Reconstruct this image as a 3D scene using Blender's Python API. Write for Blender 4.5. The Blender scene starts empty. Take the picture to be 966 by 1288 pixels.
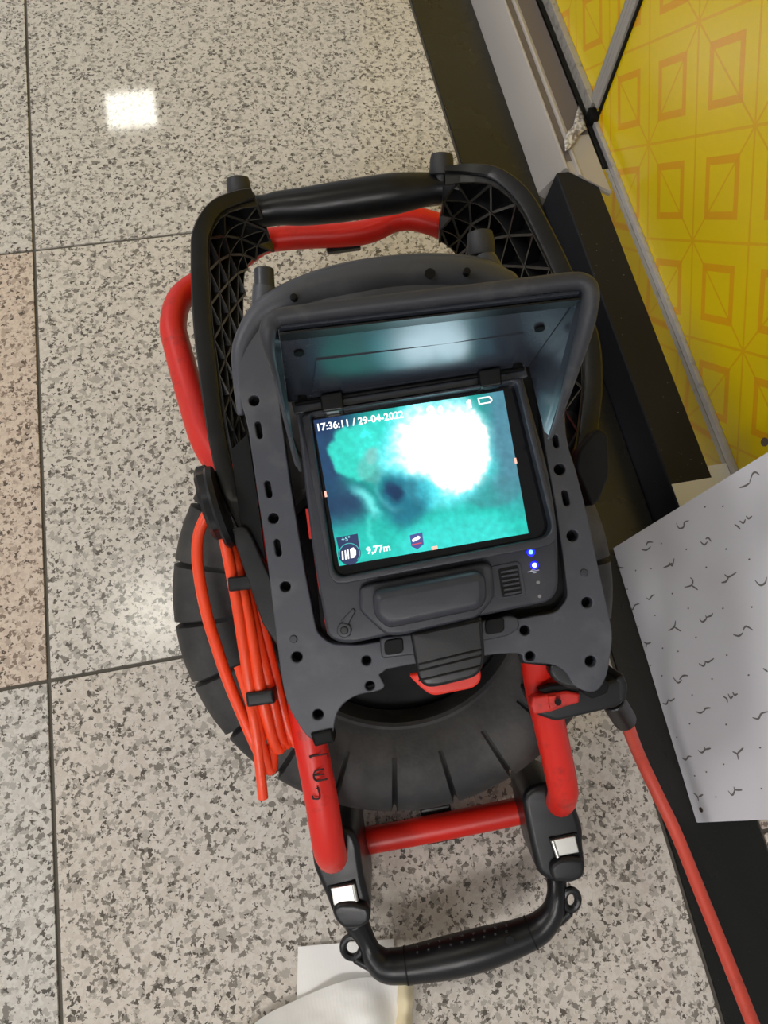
import bpy, bmesh, math, random
from mathutils import Vector, Matrix, noise

# ------------------------------------------------------------------ camera
F = 935.0; CX, CY = 483.0, 644.0           # focal length / centre in pixels of the 966x1288 frame
H = 0.85                                    # camera height above the floor
def un(v): return v.normalized()
DN = un(Vector((428-CX, 1016-CY, F)))                       # world down in camera axes (x right, y down, z forward)
RR = Vector((-22-CX, -1733-CY, F)); RR = un(RR - DN*RR.dot(DN))   # along the wall
XX = un(RR.cross(-DN))
M = Matrix((XX, RR, -DN))                                   # camera axes -> world
CAM = Vector((0, 0, H))
S = bpy.context.scene
COL = S.collection
cam = bpy.data.objects.new('camera', bpy.data.cameras.new('camera')); COL.objects.link(cam)
cam.data.sensor_fit = 'VERTICAL'; cam.data.sensor_height = 36.0; cam.data.lens = F/1288*36.0
cam.data.clip_start = 0.02
RC = Matrix((M @ Vector((1,0,0)), M @ Vector((0,-1,0)), M @ Vector((0,0,-1)))).transposed()
cam.matrix_world = Matrix.Translation(CAM) @ RC.to_4x4()
S.camera = cam

# ------------------------------------------------------------------ world, lamps, exposure
w = bpy.data.worlds.new('world'); S.world = w; w.use_nodes = True
bg = w.node_tree.nodes['Background']; bg.inputs[0].default_value = (0.93, 0.95, 1.0, 1); bg.inputs[1].default_value = 0.40
S.view_settings.view_transform = 'Standard'; S.view_settings.look = 'None'
S.view_settings.exposure = 0.12; S.view_settings.gamma = 1.0
FILL = 24.0                                 # emission of the added fill panels
CEIL = 2.8

# ------------------------------------------------------------------ helpers: points
def at(px, py, z=0.0):
    r = M @ Vector((px-CX, py-CY, F)); return CAM + r*((z-H)/r.z)
def atX(px, py, X):
    r = M @ Vector((px-CX, py-CY, F)); return CAM + r*(X/r.x)
D0 = 0.71
DEV_ORIGIN = CAM + M @ Vector((0, 0, D0))
BASE = Vector((DEV_ORIGIN.x, DEV_ORIGIN.y, 0.0))
OFF = RC.transposed() @ (DEV_ORIGIN - BASE)                 # reel axes: x right, y up the tilted face, z out of the face
def dv(px, py, d):
    return Vector(((px-CX)/F*d, -(py-CY)/F*d, D0-d)) + OFF
def LW(p): return RC.transposed() @ (p - BASE)              # world -> reel axes

# ------------------------------------------------------------------ helpers: objects
def link(name, me, mat=None, parent=None, smooth=35, weighted=False):
    o = bpy.data.objects.new(name, me); COL.objects.link(o)
    if mat is not None:
        for m in (mat if isinstance(mat, (list, tuple)) else [mat]): me.materials.append(m)
    if smooth:
        me.shade_smooth(); me.set_sharp_from_angle(angle=math.radians(smooth))
    if parent: o.parent = parent
    if weighted:
        md = o.modifiers.new('weighted', 'WEIGHTED_NORMAL'); md.keep_sharp = True; md.weight = 100
    return o
def tag(o, label=None, cat=None, group=None, kind=None):
    if label: o['label'] = label
    if cat: o['category'] = cat
    if group: o['group'] = group
    if kind: o['kind'] = kind
    return o
def empty(name, loc=(0,0,0), rot=None):
    o = bpy.data.objects.new(name, None); COL.objects.link(o)
    o.matrix_world = Matrix.Translation(loc) @ (rot.to_4x4() if rot else Matrix.Identity(4))
    o.empty_display_size = .05
    return o
def from_bm(name, bm, mat, parent=None, smooth=35, weighted=False):
    bmesh.ops.recalc_face_normals(bm, faces=bm.faces[:])
    me = bpy.data.meshes.new(name); bm.to_mesh(me); bm.free()
    return link(name, me, mat, parent, smooth, weighted)
def mesh(name, vs, fs, mat, parent=None, smooth=35):
    bm = bmesh.new(); v = [bm.verts.new(p) for p in vs]
    for f in fs: bm.faces.new([v[i] for i in f])
    return from_bm(name, bm, mat, parent, smooth)
def box_bm(bm, x0, x1, y0, y1, z0, z1, bev=0.0, seg=2):
    r = bmesh.ops.create_cube(bm, size=1.0)
    for v in r['verts']:
        v.co = Vector(((x0+x1)/2+v.co.x*(x1-x0), (y0+y1)/2+v.co.y*(y1-y0), (z0+z1)/2+v.co.z*(z1-z0)))
    if bev:
        es = list({e for v in r['verts'] for e in v.link_edges})
        bmesh.ops.bevel(bm, geom=es, offset=bev, segments=seg, affect='EDGES', profile=.5)
def box(name, x0, x1, y0, y1, z0, z1, mat, parent=None, bev=0.0):
    bm = bmesh.new(); box_bm(bm, x0, x1, y0, y1, z0, z1, bev)
    return from_bm(name, bm, mat, parent, 40, bool(bev))
def catmull(P, n=6, closed=False):
    P = [Vector(p) for p in P]; out = []; N = len(P)
    for i in range(N if closed else N-1):
        if closed: a, b, c, d = P[i-1], P[i], P[(i+1) % N], P[(i+2) % N]
        else: a, b, c, d = P[max(i-1,0)], P[i], P[i+1], P[min(i+2,N-1)]
        for k in range(n):
            t = k/n
            out.append(.5*((2*b)+(c-a)*t+(2*a-5*b+4*c-d)*t*t+(3*b-a-3*c+d)*t**3))
    if not closed: out.append(P[-1])
    return out
def tube_bm(bm, P, rad, n=14, closed=False, caps=True, round_cap=True):
    """sweep a circle along points P; rad a number or one value for each point"""
    N = len(P); R = rad if isinstance(rad, (list, tuple)) else [rad]*N
    T = []
    for i in range(N):
        a = P[i-1] if (closed or i > 0) else P[i]; b = P[(i+1) % N] if (closed or i < N-1) else P[i]
        T.append((b-a).normalized())
    u = T[0].orthogonal().normalized(); rings = []
    for i in range(N):
        u = (u - T[i]*u.dot(T[i])).normalized(); v = T[i].cross(u)
        rings.append([bm.verts.new(P[i]+(u*math.cos(2*math.pi*k/n)+v*math.sin(2*math.pi*k/n))*R[i]) for k in range(n)])
    def bridge(a, b):
        for k in range(n): bm.faces.new((a[k], a[(k+1) % n], b[(k+1) % n], b[k]))
    for i in range(N-1): bridge(rings[i], rings[i+1])
    if closed: bridge(rings[-1], rings[0])
    elif caps:
        for ring, P0, Tn, r in ((rings[0], P[0], -T[0], R[0]), (rings[-1], P[-1], T[-1], R[-1])):
            last = ring
            if round_cap:
                for q in (35, 65):
                    c = math.cos(math.radians(q)); s = math.sin(math.radians(q))
                    nr = [bm.verts.new(P0+(v.co-P0)*c+Tn*r*s*.6) for v in ring]
                    bridge(last, nr); last = nr
            bm.faces.new(last)
def tube(name, P, rad, mat, parent=None, n=14, closed=False, round_cap=True):
    bm = bmesh.new(); tube_bm(bm, P, rad, n, closed, True, round_cap)
    return from_bm(name, bm, mat, parent, 50)
def dtube(name, pts, rad, mat, parent, n=14, sub=6, round_cap=True):
    """pts: (px, py, depth[, radius])"""
    P = catmull([dv(*p[:3]) for p in pts], sub)
    if len(pts[0]) > 3:
        rr = catmull([Vector((p[3], 0, 0)) for p in pts], sub); rad = [q.x for q in rr]
    return tube(name, P, rad, mat, parent, n, False, round_cap)
def plate(name, outline, d0, d1, mat, parent, bev=0.001, holes=(), smooth_n=0, xf=None, res=2):
    """flat piece parallel to the reel's face: outline in (px, py) at depth d0, front d0, back d1"""
    th = d1-d0; bev = min(bev, th*.49)
    cu = bpy.data.curves.new('tmp', 'CURVE'); cu.dimensions = '2D'; cu.fill_mode = 'BOTH'
    cu.extrude = max(th/2-bev, 1e-5); cu.bevel_depth = bev; cu.bevel_resolution = res; cu.offset = -bev
    for k, ol in enumerate([outline]+list(holes)):
        P = [Vector(((p[0]-CX)/F*d0, -(p[1]-CY)/F*d0, 0)) for p in ol]
        if smooth_n and k == 0: P = catmull(P, smooth_n, True)
        sp = cu.splines.new('POLY'); sp.points.add(len(P)-1); sp.use_cyclic_u = True
        for q, p in zip(sp.points, P): q.co = (p.x, p.y, 0, 1)
    o = bpy.data.objects.new('tmp', cu); COL.objects.link(o)
    dg = bpy.context.evaluated_depsgraph_get(); me = bpy.data.meshes.new_from_object(o.evaluated_get(dg))
    bpy.data.objects.remove(o); bpy.data.curves.remove(cu)
    me.name = name; me.materials.clear()
    c = OFF + Vector((0, 0, D0-(d0+d1)/2))
    me.transform(Matrix.Translation(c) if xf is None else xf)
    bm = bmesh.new(); bm.from_mesh(me); bmesh.ops.remove_doubles(bm, verts=bm.verts[:], dist=1e-5)
    bmesh.ops.recalc_face_normals(bm, faces=bm.faces[:]); bm.to_mesh(me); bm.free()
    return link(name, me, mat, parent, 40, True)
def circ(px, py, r, n=18, ry=None, ang=0):
    ry = ry or r; c, s = math.cos(ang), math.sin(ang)
    return [(px+r*math.cos(t)*c-ry*math.sin(t)*s, py+r*math.cos(t)*s+ry*math.sin(t)*c) for t in [2*math.pi*k/n for k in range(n)]]
def slot(px, py, hl, hw, ang):
    out = []
    for e in (1, -1):
        for k in range(7):
            t = -math.pi/2+math.pi*k/6+(0 if e == 1 else math.pi)
            out.append((e*(hl-hw)+hw*math.cos(t), hw*math.sin(t)))
    c, s = math.cos(ang), math.sin(ang)
    return [(px+x*c-y*s, py+x*s+y*c) for x, y in out]
def rpoly(pts, r, n=5):
    """round the corners of a polygon (pixels)"""
    out = []; N = len(pts)
    for i in range(N):
        p = Vector(pts[i][:2]); a = Vector(pts[i-1][:2]); b = Vector(pts[(i+1) % N][:2])
        rr = pts[i][2] if len(pts[i]) > 2 else r
        A = p+(a-p).normalized()*min(rr, (a-p).length*.48); B = p+(b-p).normalized()*min(rr, (b-p).length*.48)
        for k in range(n+1):
            t = k/n; q = A*(1-t)**2+p*2*t*(1-t)+B*t*t; out.append((q.x, q.y))
    return out
def slab3(name, pts, th, mat, parent, bev=.0008):
    """thin solid plate through arbitrary 3D points"""
    bm = bmesh.new(); v = [bm.verts.new(p) for p in pts]; f = bm.faces.new(v); bm.normal_update()
    nrm = f.normal.copy()
    r = bmesh.ops.extrude_face_region(bm, geom=[f])
    for e in r['geom']:
        if isinstance(e, bmesh.types.BMVert): e.co -= nrm*th
    if bev: bmesh.ops.bevel(bm, geom=bm.edges[:], offset=bev, segments=2, affect='EDGES')
    return from_bm(name, bm, mat, parent, 50, True)
def cyl_bm(bm, a, b, r0, r1=None, n=20, bev=0.0):
    r1 = r0 if r1 is None else r1
    t = (b-a).normalized(); L = (b-a).length
    if bev: P = [a, a+t*bev, b-t*bev, b]; R = [r0-bev, r0, r1, r1-bev]
    else: P = [a, b]; R = [r0, r1]
    tube_bm(bm, P, R, n, False, True, False)
def cyl(name, a, b, r0, mat, parent, r1=None, n=20, bev=0.0):
    bm = bmesh.new(); cyl_bm(bm, a, b, r0, r1, n, bev); return from_bm(name, bm, mat, parent, 35)
def lathe(name, prof, c, ax, mat, parent, n=24, scallop=None):
    """prof (r, h) around axis ax at c"""
    ax = ax.normalized(); u = ax.orthogonal().normalized(); v = ax.cross(u); bm = bmesh.new(); rings = []
    for r, h in prof:
        ring = []
        for k in range(n):
            t = 2*math.pi*k/n; rr = r*(scallop(t) if scallop else 1)
            ring.append(bm.verts.new(c+ax*h+(u*math.cos(t)+v*math.sin(t))*rr))
        rings.append(ring)
    for a, b in zip(rings, rings[1:]):
        for k in range(n): bm.faces.new((a[k], a[(k+1) % n], b[(k+1) % n], b[k]))
    bm.faces.new(rings[0]); bm.faces.new(rings[-1])
    return from_bm(name, bm, mat, parent, 35)

# ------------------------------------------------------------------ helpers: materials
def lin(c):
    c = [x/255 for x in c]; return tuple((x/12.92 if x <= .04045 else ((x+.055)/1.055)**2.4) for x in c)+(1.0,)
class NT:
    def __init__(s, name):
        s.m = bpy.data.materials.new(name); s.m.use_nodes = True; s.t = s.m.node_tree
        s.b = s.t.nodes['Principled BSDF']
    def n(s, typ, **kw):
        q = s.t.nodes.new(typ)
        for k, v in kw.items():
            if k.startswith('i_'): q.inputs[k[2:].replace('_', ' ')].default_value = v
            else: setattr(q, k, v)
        return q
    def l(s, a, b): s.t.links.new(a, b)
    def math(s, op, a, b=None, c=None):
        q = s.t.nodes.new('ShaderNodeMath'); q.operation = op
        for k, x in enumerate((a, b, c)):
            if x is None: continue
            if isinstance(x, (int, float)): q.inputs[k].default_value = x
            else: s.l(x, q.inputs[k])
        return q.outputs[0]
    def mix(s, f, a, b):
        q = s.t.nodes.new('ShaderNodeMix'); q.data_type = 'RGBA'
        for x, k in ((f, 0), (a, 6), (b, 7)):
            if isinstance(x, (int, float)): q.inputs[k].default_value = x
            elif isinstance(x, tuple): q.inputs[k].default_value = x
            else: s.l(x, q.inputs[k])
        return q.outputs[2]
    def ramp(s, f, stops, interp='LINEAR'):
        q = s.t.nodes.new('ShaderNodeValToRGB'); q.color_ramp.interpolation = interp
        while len(q.color_ramp.elements) < len(stops): q.color_ramp.elements.new(.5)
        for e, (p, c) in zip(q.color_ramp.elements, stops): e.position = p; e.color = c if isinstance(c, tuple) else (c, c, c, 1)
        s.l(f, q.inputs[0]); return q.outputs[0]
    def coord(s, kind='Object'):
        return s.t.nodes.new('ShaderNodeTexCoord').outputs[kind]
    def noise(s, vec, scale, detail=3, rough=.5, dist=0.0):
        q = s.n('ShaderNodeTexNoise'); q.inputs['Scale'].default_value = scale; q.inputs['Detail'].default_value = detail
        q.inputs['Roughness'].default_value = rough; q.inputs['Distortion'].default_value = dist
        s.l(vec, q.inputs['Vector']); return q.outputs[0]
    def bump(s, h, strength=.2, dist=.001):
        q = s.n('ShaderNodeBump'); q.inputs['Strength'].default_value = strength; q.inputs['Distance'].default_value = dist
        s.l(h, q.inputs['Height']); s.l(q.outputs[0], s.b.inputs['Normal'])
    def set(s, **kw):
        for k, v in kw.items():
            i = s.b.inputs[k.replace('_', ' ')]
            if isinstance(v, (int, float, tuple)): i.default_value = v
            else: s.l(v, i)
        return s.m

def plastic(name, col, rough=.45, wear=(95, 95, 98), amount=.35, scale=60, spec=.5, bumpy=.12):
    a = NT(name); co = a.coord('Object')
    n1 = a.noise(co, scale, 4, .6); n2 = a.noise(co, 900, 2)
    f = a.math('MULTIPLY', a.ramp(n1, [(.52, 0.0), (.75, 1.0)]), amount)
    a.set(Base_Color=a.mix(f, lin(col), lin(wear)), Roughness=a.math('MULTIPLY_ADD', n1, .25, rough-.12), Specular_IOR_Level=spec)
    a.bump(n2, bumpy, .0005)
    return a.m
BLACK = plastic('black_plastic', (19, 19, 21), .36, (48, 48, 50), .2, 60, .4)
GREY = plastic('dark_grey_plastic', (64, 66, 74), .46, (105, 105, 108), .35, 30)
HOODRIM = plastic('hood_rim_plastic', (50, 51, 56), .5, (100, 98, 96), .4, 45, .38)
SMOOTHB = plastic('screen_housing_plastic', (48, 50, 57), .40, (80, 80, 84), .25, 60, .42)
HOODIN = plastic('hood_plastic', (52, 56, 64), .25, (56, 60, 68), .1, 14, 1.0, .004)
RIB = plastic('lattice_plastic', (18, 18, 20), .34, (36, 36, 38), .2)
DARK = plastic('deep_black_plastic', (12, 12, 13), .6, (25, 25, 26), .2, 60, .22)
GRIPM = plastic('handle_plastic', (17, 17, 19), .34, (40, 40, 42), .2, 60, .38)
def red_mat(name, col, rough, dirt):
    a = NT(name); co = a.coord('Object'); n1 = a.noise(co, 35, 5, .65); n2 = a.noise(co, 120, 3)
    f = a.math('MULTIPLY', a.ramp(n1, [(.58, 0.0), (.72, 1.0)]), dirt)
    a.set(Base_Color=a.mix(f, lin(col), lin((110, 25, 18))), Roughness=a.math('MULTIPLY_ADD', n2, .2, rough)); return a.m
RED = red_mat('red_painted_tube', (214, 32, 17), .30, .5)
ORANGE = red_mat('orange_cable_sheath', (240, 74, 34), .25, .15)
PUSH = red_mat('worn_red_cable_sheath', (206, 74, 56), .40, .4)
a = NT('rubber'); co = a.coord('Object')
n1 = a.noise(co, 18, 5, .65); n2 = a.noise(co, 260, 3)
a.set(Base_Color=a.mix(a.ramp(n1, [(.4, 0.0), (.75, 1.0)]), lin((32, 32, 33)), lin((68, 66, 63))), Roughness=.62)
a.bump(n2, .25, .001); RUBBER = a.m
a = NT('brushed_steel'); co = a.coord('Object'); n1 = a.noise(co, 40, 3)
a.set(Base_Color=lin((190, 188, 182)), Metallic=.9, Roughness=a.math('MULTIPLY_ADD', n1, .2, .25)); STEEL = a.m
INK = NT('black_ink').set(Base_Color=lin((35, 12, 14)), Roughness=.6)

# granite
def granite(name, base, base2, dark, seed, rough):
    a = NT(name); geo = a.n('ShaderNodeNewGeometry').outputs['Position']
    mp = a.n('ShaderNodeMapping'); mp.inputs['Location'].default_value = (seed*3.7, seed*1.3, seed); a.l(geo, mp.inputs['Vector']); v = mp.outputs[0]
    n4 = a.noise(v, 8, 3); n3 = a.noise(v, 300, 2)
    nv = a.n('ShaderNodeTexNoise'); nv.inputs['Scale'].default_value = 260; nv.inputs['Detail'].default_value = 2; a.l(v, nv.inputs['Vector'])
    sub = a.n('ShaderNodeVectorMath', operation='SUBTRACT'); a.l(nv.outputs['Color'], sub.inputs[0]); sub.inputs[1].default_value = (.5, .5, .5)
    mad = a.n('ShaderNodeVectorMath', operation='MULTIPLY_ADD'); a.l(sub.outputs[0], mad.inputs[0]); mad.inputs[1].default_value = (.009, .009, .009); a.l(v, mad.inputs[2])
    def grains(scale, off):
        mp2 = a.n('ShaderNodeMapping'); mp2.inputs['Location'].default_value = (off, off*2, .013*off); a.l(mad.outputs[0], mp2.inputs['Vector'])
        vo = a.n('ShaderNodeTexVoronoi'); vo.inputs['Scale'].default_value = scale; a.l(mp2.outputs[0], vo.inputs['Vector'])
        sep = a.n('ShaderNodeSeparateColor'); a.l(vo.outputs['Color'], sep.inputs[0]); return sep.outputs
    g1 = grains(255, 0.0); g2 = grains(185, .37)
    mid = tuple((x+y)//2 for x, y in zip(base, dark))
    c = a.mix(a.ramp(g1[1], [(.35, 0.0), (.65, 1.0)]), lin(base), lin(base2))
    c = a.mix(a.math('MULTIPLY', n3, .3), c, lin((236, 232, 224)))
    c = a.mix(a.math('MULTIPLY', a.math('GREATER_THAN', g2[0], .80), .75), c, lin(mid))
    c = a.mix(a.math('MULTIPLY', a.math('GREATER_THAN', g1[0], .80), .88), c, lin(dark))
    c = a.mix(a.math('MULTIPLY', a.math('GREATER_THAN', g1[0], .945), .7), c, lin((74, 70, 64)))
    a.set(Base_Color=c, Roughness=a.math('MULTIPLY_ADD', n4, .03, rough), Specular_IOR_Level=.5)
    return a.m
G1 = granite('granite_grey', (206, 202, 196), (193, 188, 181), (120, 116, 110), 0.0, .035)
G2 = granite('granite_pinkish', (208, 192, 176), (196, 176, 160), (128, 112, 100), 1.0, .05)
G3 = granite('granite_pale', (208, 202, 194), (196, 190, 180), (116, 111, 104), 2.0, .15)
G4 = granite('granite_warm', (207, 199, 189), (196, 186, 174), (118, 112, 104), 3.0, .06)
GROUT = NT('grout').set(Base_Color=lin((92, 88, 80)), Roughness=.9)
a = NT('black_granite'); co = a.n('ShaderNodeNewGeometry').outputs['Position']
v1 = a.noise(co, 700, 2); n4 = a.noise(co, 14, 4)
c = a.mix(a.ramp(v1, [(.70, 0.0), (.78, 1.0)]), lin((22, 22, 20)), lin((80, 80, 74)))
a.set(Base_Color=c, Roughness=a.math('MULTIPLY_ADD', n4, .12, .22), Specular_IOR_Level=.5); BGRAN = a.m
a = NT('black_ledge'); co = a.n('ShaderNodeNewGeometry').outputs['Position']
v1 = a.noise(co, 260, 2); n4 = a.noise(co, 10, 4)
c = a.mix(a.ramp(v1, [(.74, 0.0), (.80, 1.0)]), lin((30, 31, 35)), lin((150, 150, 150)))
a.set(Base_Color=c, Roughness=a.math('MULTIPLY_ADD', n4, .15, .3), Specular_IOR_Level=.22); LEDGE = a.m
MIRROR = NT('polished_sill').set(Base_Color=lin((205, 200, 185)), Metallic=1.0, Roughness=.10)
a = NT('aluminium'); co = a.coord('Object'); n1 = a.noise(co, 90, 4)
a.set(Base_Color=a.mix(a.ramp(n1, [(.55, 0.0), (.75, .6)]), lin((186, 184, 186)), lin((140, 138, 138))), Metallic=.35, Roughness=.42); ALU = a.m
a = NT('worn_aluminium'); co = a.coord('Object'); n1 = a.noise(co, 90, 4)
a.set(Base_Color=a.mix(a.ramp(n1, [(.5, 0.0), (.7, .8)]), lin((176, 172, 164)), lin((126, 122, 116))), Metallic=.4, Roughness=.45); ALU2 = a.m
COVER = NT('skirting_steel').set(Base_Color=lin((186, 180, 174)), Metallic=.25, Roughness=.36)

# ------------------------------------------------------------------ the setting: floor of separate granite tiles
XB, XR, XW = 0.337, 0.441, 0.532            # band edge, wall base face, yellow panel plane
floor = box('floor', -1.6, 1.5, -1.1, 2.7, -.03, -.0025, GROUT); tag(floor, kind='structure')
def tile(x0, x1, y0, y1, mat):
    g = .0021; o = box('tile', x0+g, x1-g, y0+g, y1-g, -.024, 0, mat, floor, .0009); return o
xs = [-1.594, -.943, -.2925, XB]; ys = [-1.01, -.41, .1905, .791, 1.391, 1.991, 2.591]
for i in range(3):
    for j in range(6):
        m = (G2 if (i, j) in ((1, 2), (0, 1)) else G3 if (i, j) == (2, 2) else G4 if (i, j) == (2, 1) else G1)
        tile(xs[i], xs[i+1], ys[j], ys[j+1], m)
for (y0, y1) in ((-1.01, -.41), (-.41, -.112), (-.112, .19)): tile(XR+.0005, 1.04, y0, y1, G2)
tr = box('trim_1', XB+.002, XR-.001 if False else .4405, -1.05, 2.6, -.02, .0012, BGRAN, None, .0008); tag(tr, kind='structure')

# wall base: riser, ledge, polished sill and the steel cover further along
YE, YF = .05, 2.6                            # the wall begins behind the leaning tile
YC = .755                                    # the steel cover ends here
base = mesh('baseboard_right', [(x, y, z) for y in (YE, YC+.012) for x, z in ((.4415, 0), (.446, .058), (.4475, .060), (.4995, .060), (.4995, -.01), (.4415, -.01))],
            [(0,1,7,6), (1,2,8,7), (2,3,9,8), (3,4,10,9), (4,5,11,10), (5,0,6,11), (0,5,4,3,2,1), (6,7,8,9,10,11)], LEDGE, None, 20)
tag(base, kind='structure')
box('sill', .4998, .534, YE, YC+.012, -.01, .058, MIRROR, base, .0006)
WPATCH = NT('white_ledge_patch').set(Base_Color=lin((232, 232, 226)), Roughness=.35)  # white pieces added for a bright patch of unknown cause
box('ledge_patch', .4475, .4990, YE, .276, .0600, .0612, WPATCH, base, .0004)
box('ledge_patch', .5000, .5250, YE, .292, .0581, .0590, WPATCH, base, .0003)
# cover profile (x, z): riser, ridge, groove, second ridge, ledge
prof = [(.4400, -.01), (.4405, .002), (.4585, .0605), (.4600, .0640), (.4622, .0648), (.4644, .0635), (.4652, .0610), (.4745, .0610), (.4760, .0640), (.4780, .0648), (.4800, .0642), (.4815, .0625), (.5130, .0625), (.5130, -.01)]
def extrude_prof(name, prof, y0, y1, mat, parent, skew=0.0):
    n = len(prof); vs = [(x, y0+skew*(x-.44), z) for x, z in prof]+[(x, y1, z) for x, z in prof]
    fs = [(i, (i+1) % n, n+(i+1) % n, n+i) for i in range(n)]+[tuple(range(n-1, -1, -1)), tuple(range(n, 2*n))]
    return mesh(name, vs, fs, mat, parent, 25)
extrude_prof('steel_cover', prof, YC+.035, YF, COVER, base, -.95)
DKST = NT('dull_steel').set(Base_Color=lin((112, 106, 110)), Metallic=.4, Roughness=.4)
box('cover_ledge', .4830, .5126, YC+.075, YF, .0626, .0632, DKST, base, .0002)
box('cover_groove', .4656, .4742, YC+.03, YF, .0611, .0618, DKST, base, .0002)
box('gap_strip', .5135, .5230, YC+.02, YF, -.01, .052, DARK, base)

wall = box('wall_right', .5385, .60, YE, YF, -.01, CEIL-.001, NT('wall_core').set(Base_Color=lin((170, 165, 150)), Roughness=.8)); tag(wall, kind='structure')
# yellow printed panels
a = NT('yellow_print'); geo = a.n('ShaderNodeNewGeometry').outputs['Position']; sx = a.n('ShaderNodeSeparateXYZ'); a.l(geo, sx.inputs[0])
s_, t_ = sx.outputs[1], sx.outputs[2]
S0, T0 = .5499, .1512                         # one star of the print; stars repeat along the two vectors below
e1, e2v = (-.1632, .0041), (.0112, .1556); det = e1[0]*e2v[1]-e1[1]*e2v[0]
ds = a.math('SUBTRACT', s_, S0); dt = a.math('SUBTRACT', t_, T0)
ca_ = a.math('ADD', a.math('MULTIPLY', ds, e2v[1]/det), a.math('MULTIPLY', dt, -e2v[0]/det))
cb_ = a.math('ADD', a.math('MULTIPLY', ds, -e1[1]/det), a.math('MULTIPLY', dt, e1[0]/det))
p = a.math('ADD', ca_, cb_); q = a.math('SUBTRACT', cb_, ca_)
fp, fq = a.math('FRACT', a.math('ADD', p, 40.0)), a.math('FRACT', a.math('ADD', q, 40.0))
ip, iq = a.math('FLOOR', a.math('ADD', p, 40.0)), a.math('FLOOR', a.math('ADD', q, 40.0))
par = a.math('MODULO', a.math('ADD', ip, iq), 2.0)                       # 0: diagonal p=q, 1: p+q=1
def absd(x, c): return a.math('ABSOLUTE', a.math('SUBTRACT', x, c))
lw = .014
edge = a.math('MINIMUM', a.math('MINIMUM', fp, a.math('SUBTRACT', 1.0, fp)), a.math('MINIMUM', fq, a.math('SUBTRACT', 1.0, fq)))
l1 = a.math('LESS_THAN', edge, lw)
dg0 = absd(fp, fq); dg1 = absd(a.math('ADD', fp, fq), 1.0)
dg = a.math('ADD', a.math('MULTIPLY', dg0, a.math('SUBTRACT', 1.0, par)), a.math('MULTIPLY', dg1, par))
l2 = a.math('LESS_THAN', dg, lw*1.2)
cheb = a.math('MAXIMUM', absd(fp, .5), absd(fq, .5))
fr = a.math('MULTIPLY', a.math('GREATER_THAN', cheb, .215), a.math('LESS_THAN', cheb, .290))
inring = a.math('MULTIPLY', a.math('GREATER_THAN', cheb, .215), a.math('LESS_THAN', cheb, .290))
n1 = a.noise(geo, 6, 2)
c = a.mix(n1, lin((224, 196, 8)), lin((238, 208, 20)))
c = a.mix(a.math('MULTIPLY', a.math('MAXIMUM', l1, l2), .62), c, lin((222, 158, 18)))
c = a.mix(a.math('MULTIPLY', fr, .85), c, lin((228, 162, 22)))
a.set(Base_Color=c, Roughness=.22, Specular_IOR_Level=.45); YEL = a.m
YP = .866                                     # the post between the two panels
box('panel', XW, .538, YE, YP-.004, .058, 2.6, YEL, wall, .0005)
box('panel', XW, .538, YP+.004, YF, .058, 2.6, YEL, wall, .0005)
box('bottom_rail', .5255, .5318, YE, YP-.006, .0581, .0670, ALU, wall, .0008)
box('bottom_rail', .522, .5318, YP+.002, YF, .0640, .0835, ALU2, wall, .0012)
# post between the panels, a ribbed aluminium profile
pp = [(XW-.0002, YP-.012), (.5262, YP-.011), (.5245, YP-.006), (.5258, YP-.003), (.5245, YP+.001), (.5258, YP+.005), (.5245, YP+.009), (.5262, YP+.015), (XW-.0002, YP+.016)]
n = len(pp)
mesh('post', [(x, y, .084) for x, y in pp]+[(x, y, 2.6) for x, y in pp],
     [(i, (i+1) % n, n+(i+1) % n, n+i) for i in range(n)]+[tuple(range(n)), tuple(range(2*n-1, n-1, -1))], NT('grey_post').set(Base_Color=lin((168, 165, 160)), Metallic=.3, Roughness=.4), wall, 15)
box('post_gasket', .529, XW-.0002, YP-.0165, YP-.0122, .076, 2.6, DARK, wall)
box('post_foot', .520, .5318, YP-.018, YP+.002, .0585, .0755, DARK, wall, .001)

# ceiling with two square lights and added fill panels
ceil = box('ceiling', -5, 4, -4, 8, CEIL, CEIL+.05, NT('ceiling_paint').set(Base_Color=lin((205, 205, 200)), Roughness=.9)); tag(ceil, kind='structure')
EM = NT('fill_diffuser').set(Base_Color=(.9,.9,.9,1), Emission_Color=(1.0, .97, .95, 1), Emission_Strength=FILL)
EMS = NT('small_light_diffuser').set(Base_Color=(.9,.9,.9,1), Emission_Color=(1.0, .96, .84, 1), Emission_Strength=14.0)
WH = NT('light_frame').set(Base_Color=(.8,.8,.8,1), Roughness=.5)
for X, Y, lab in ((-.61, 4.455, 'square ceiling light mirrored in the floor beyond the black handle'), (-.722, 1.06, 'square ceiling light mirrored in the floor left of the tyre')):
    t = empty('ceiling_light', (X, Y, CEIL)); tag(t, lab, 'ceiling light', 'square ceiling lights')
    box('light_frame', -.18, .18, -.18, .18, -.012, -.0005, WH, t, .002)
    box('light_panel', -.155, .155, -.155, .155, -.0165, -.0125, EMS, t)
for X, Y, lab in ((-2.7, 4.455, 'unseen fill light panel added over the far left end'), (-2.7, 1.06, 'unseen fill light panel added left of the reel'), (-2.7, -2.34, 'unseen fill light panel added behind the camera on the left'), (-.66, -2.34, 'unseen fill light panel added straight behind the camera')):  # unseen panels added to brighten the scene
    t = empty('ceiling_light', (X, Y, CEIL)); tag(t, lab, 'ceiling light', 'added fill light panels')
    box('light_frame', -.42, .42, -.42, .42, -.012, -.0005, WH, t, .002)
    box('light_panel', -.39, .39, -.39, .39, -.0165, -.0125, EM, t)

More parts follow.
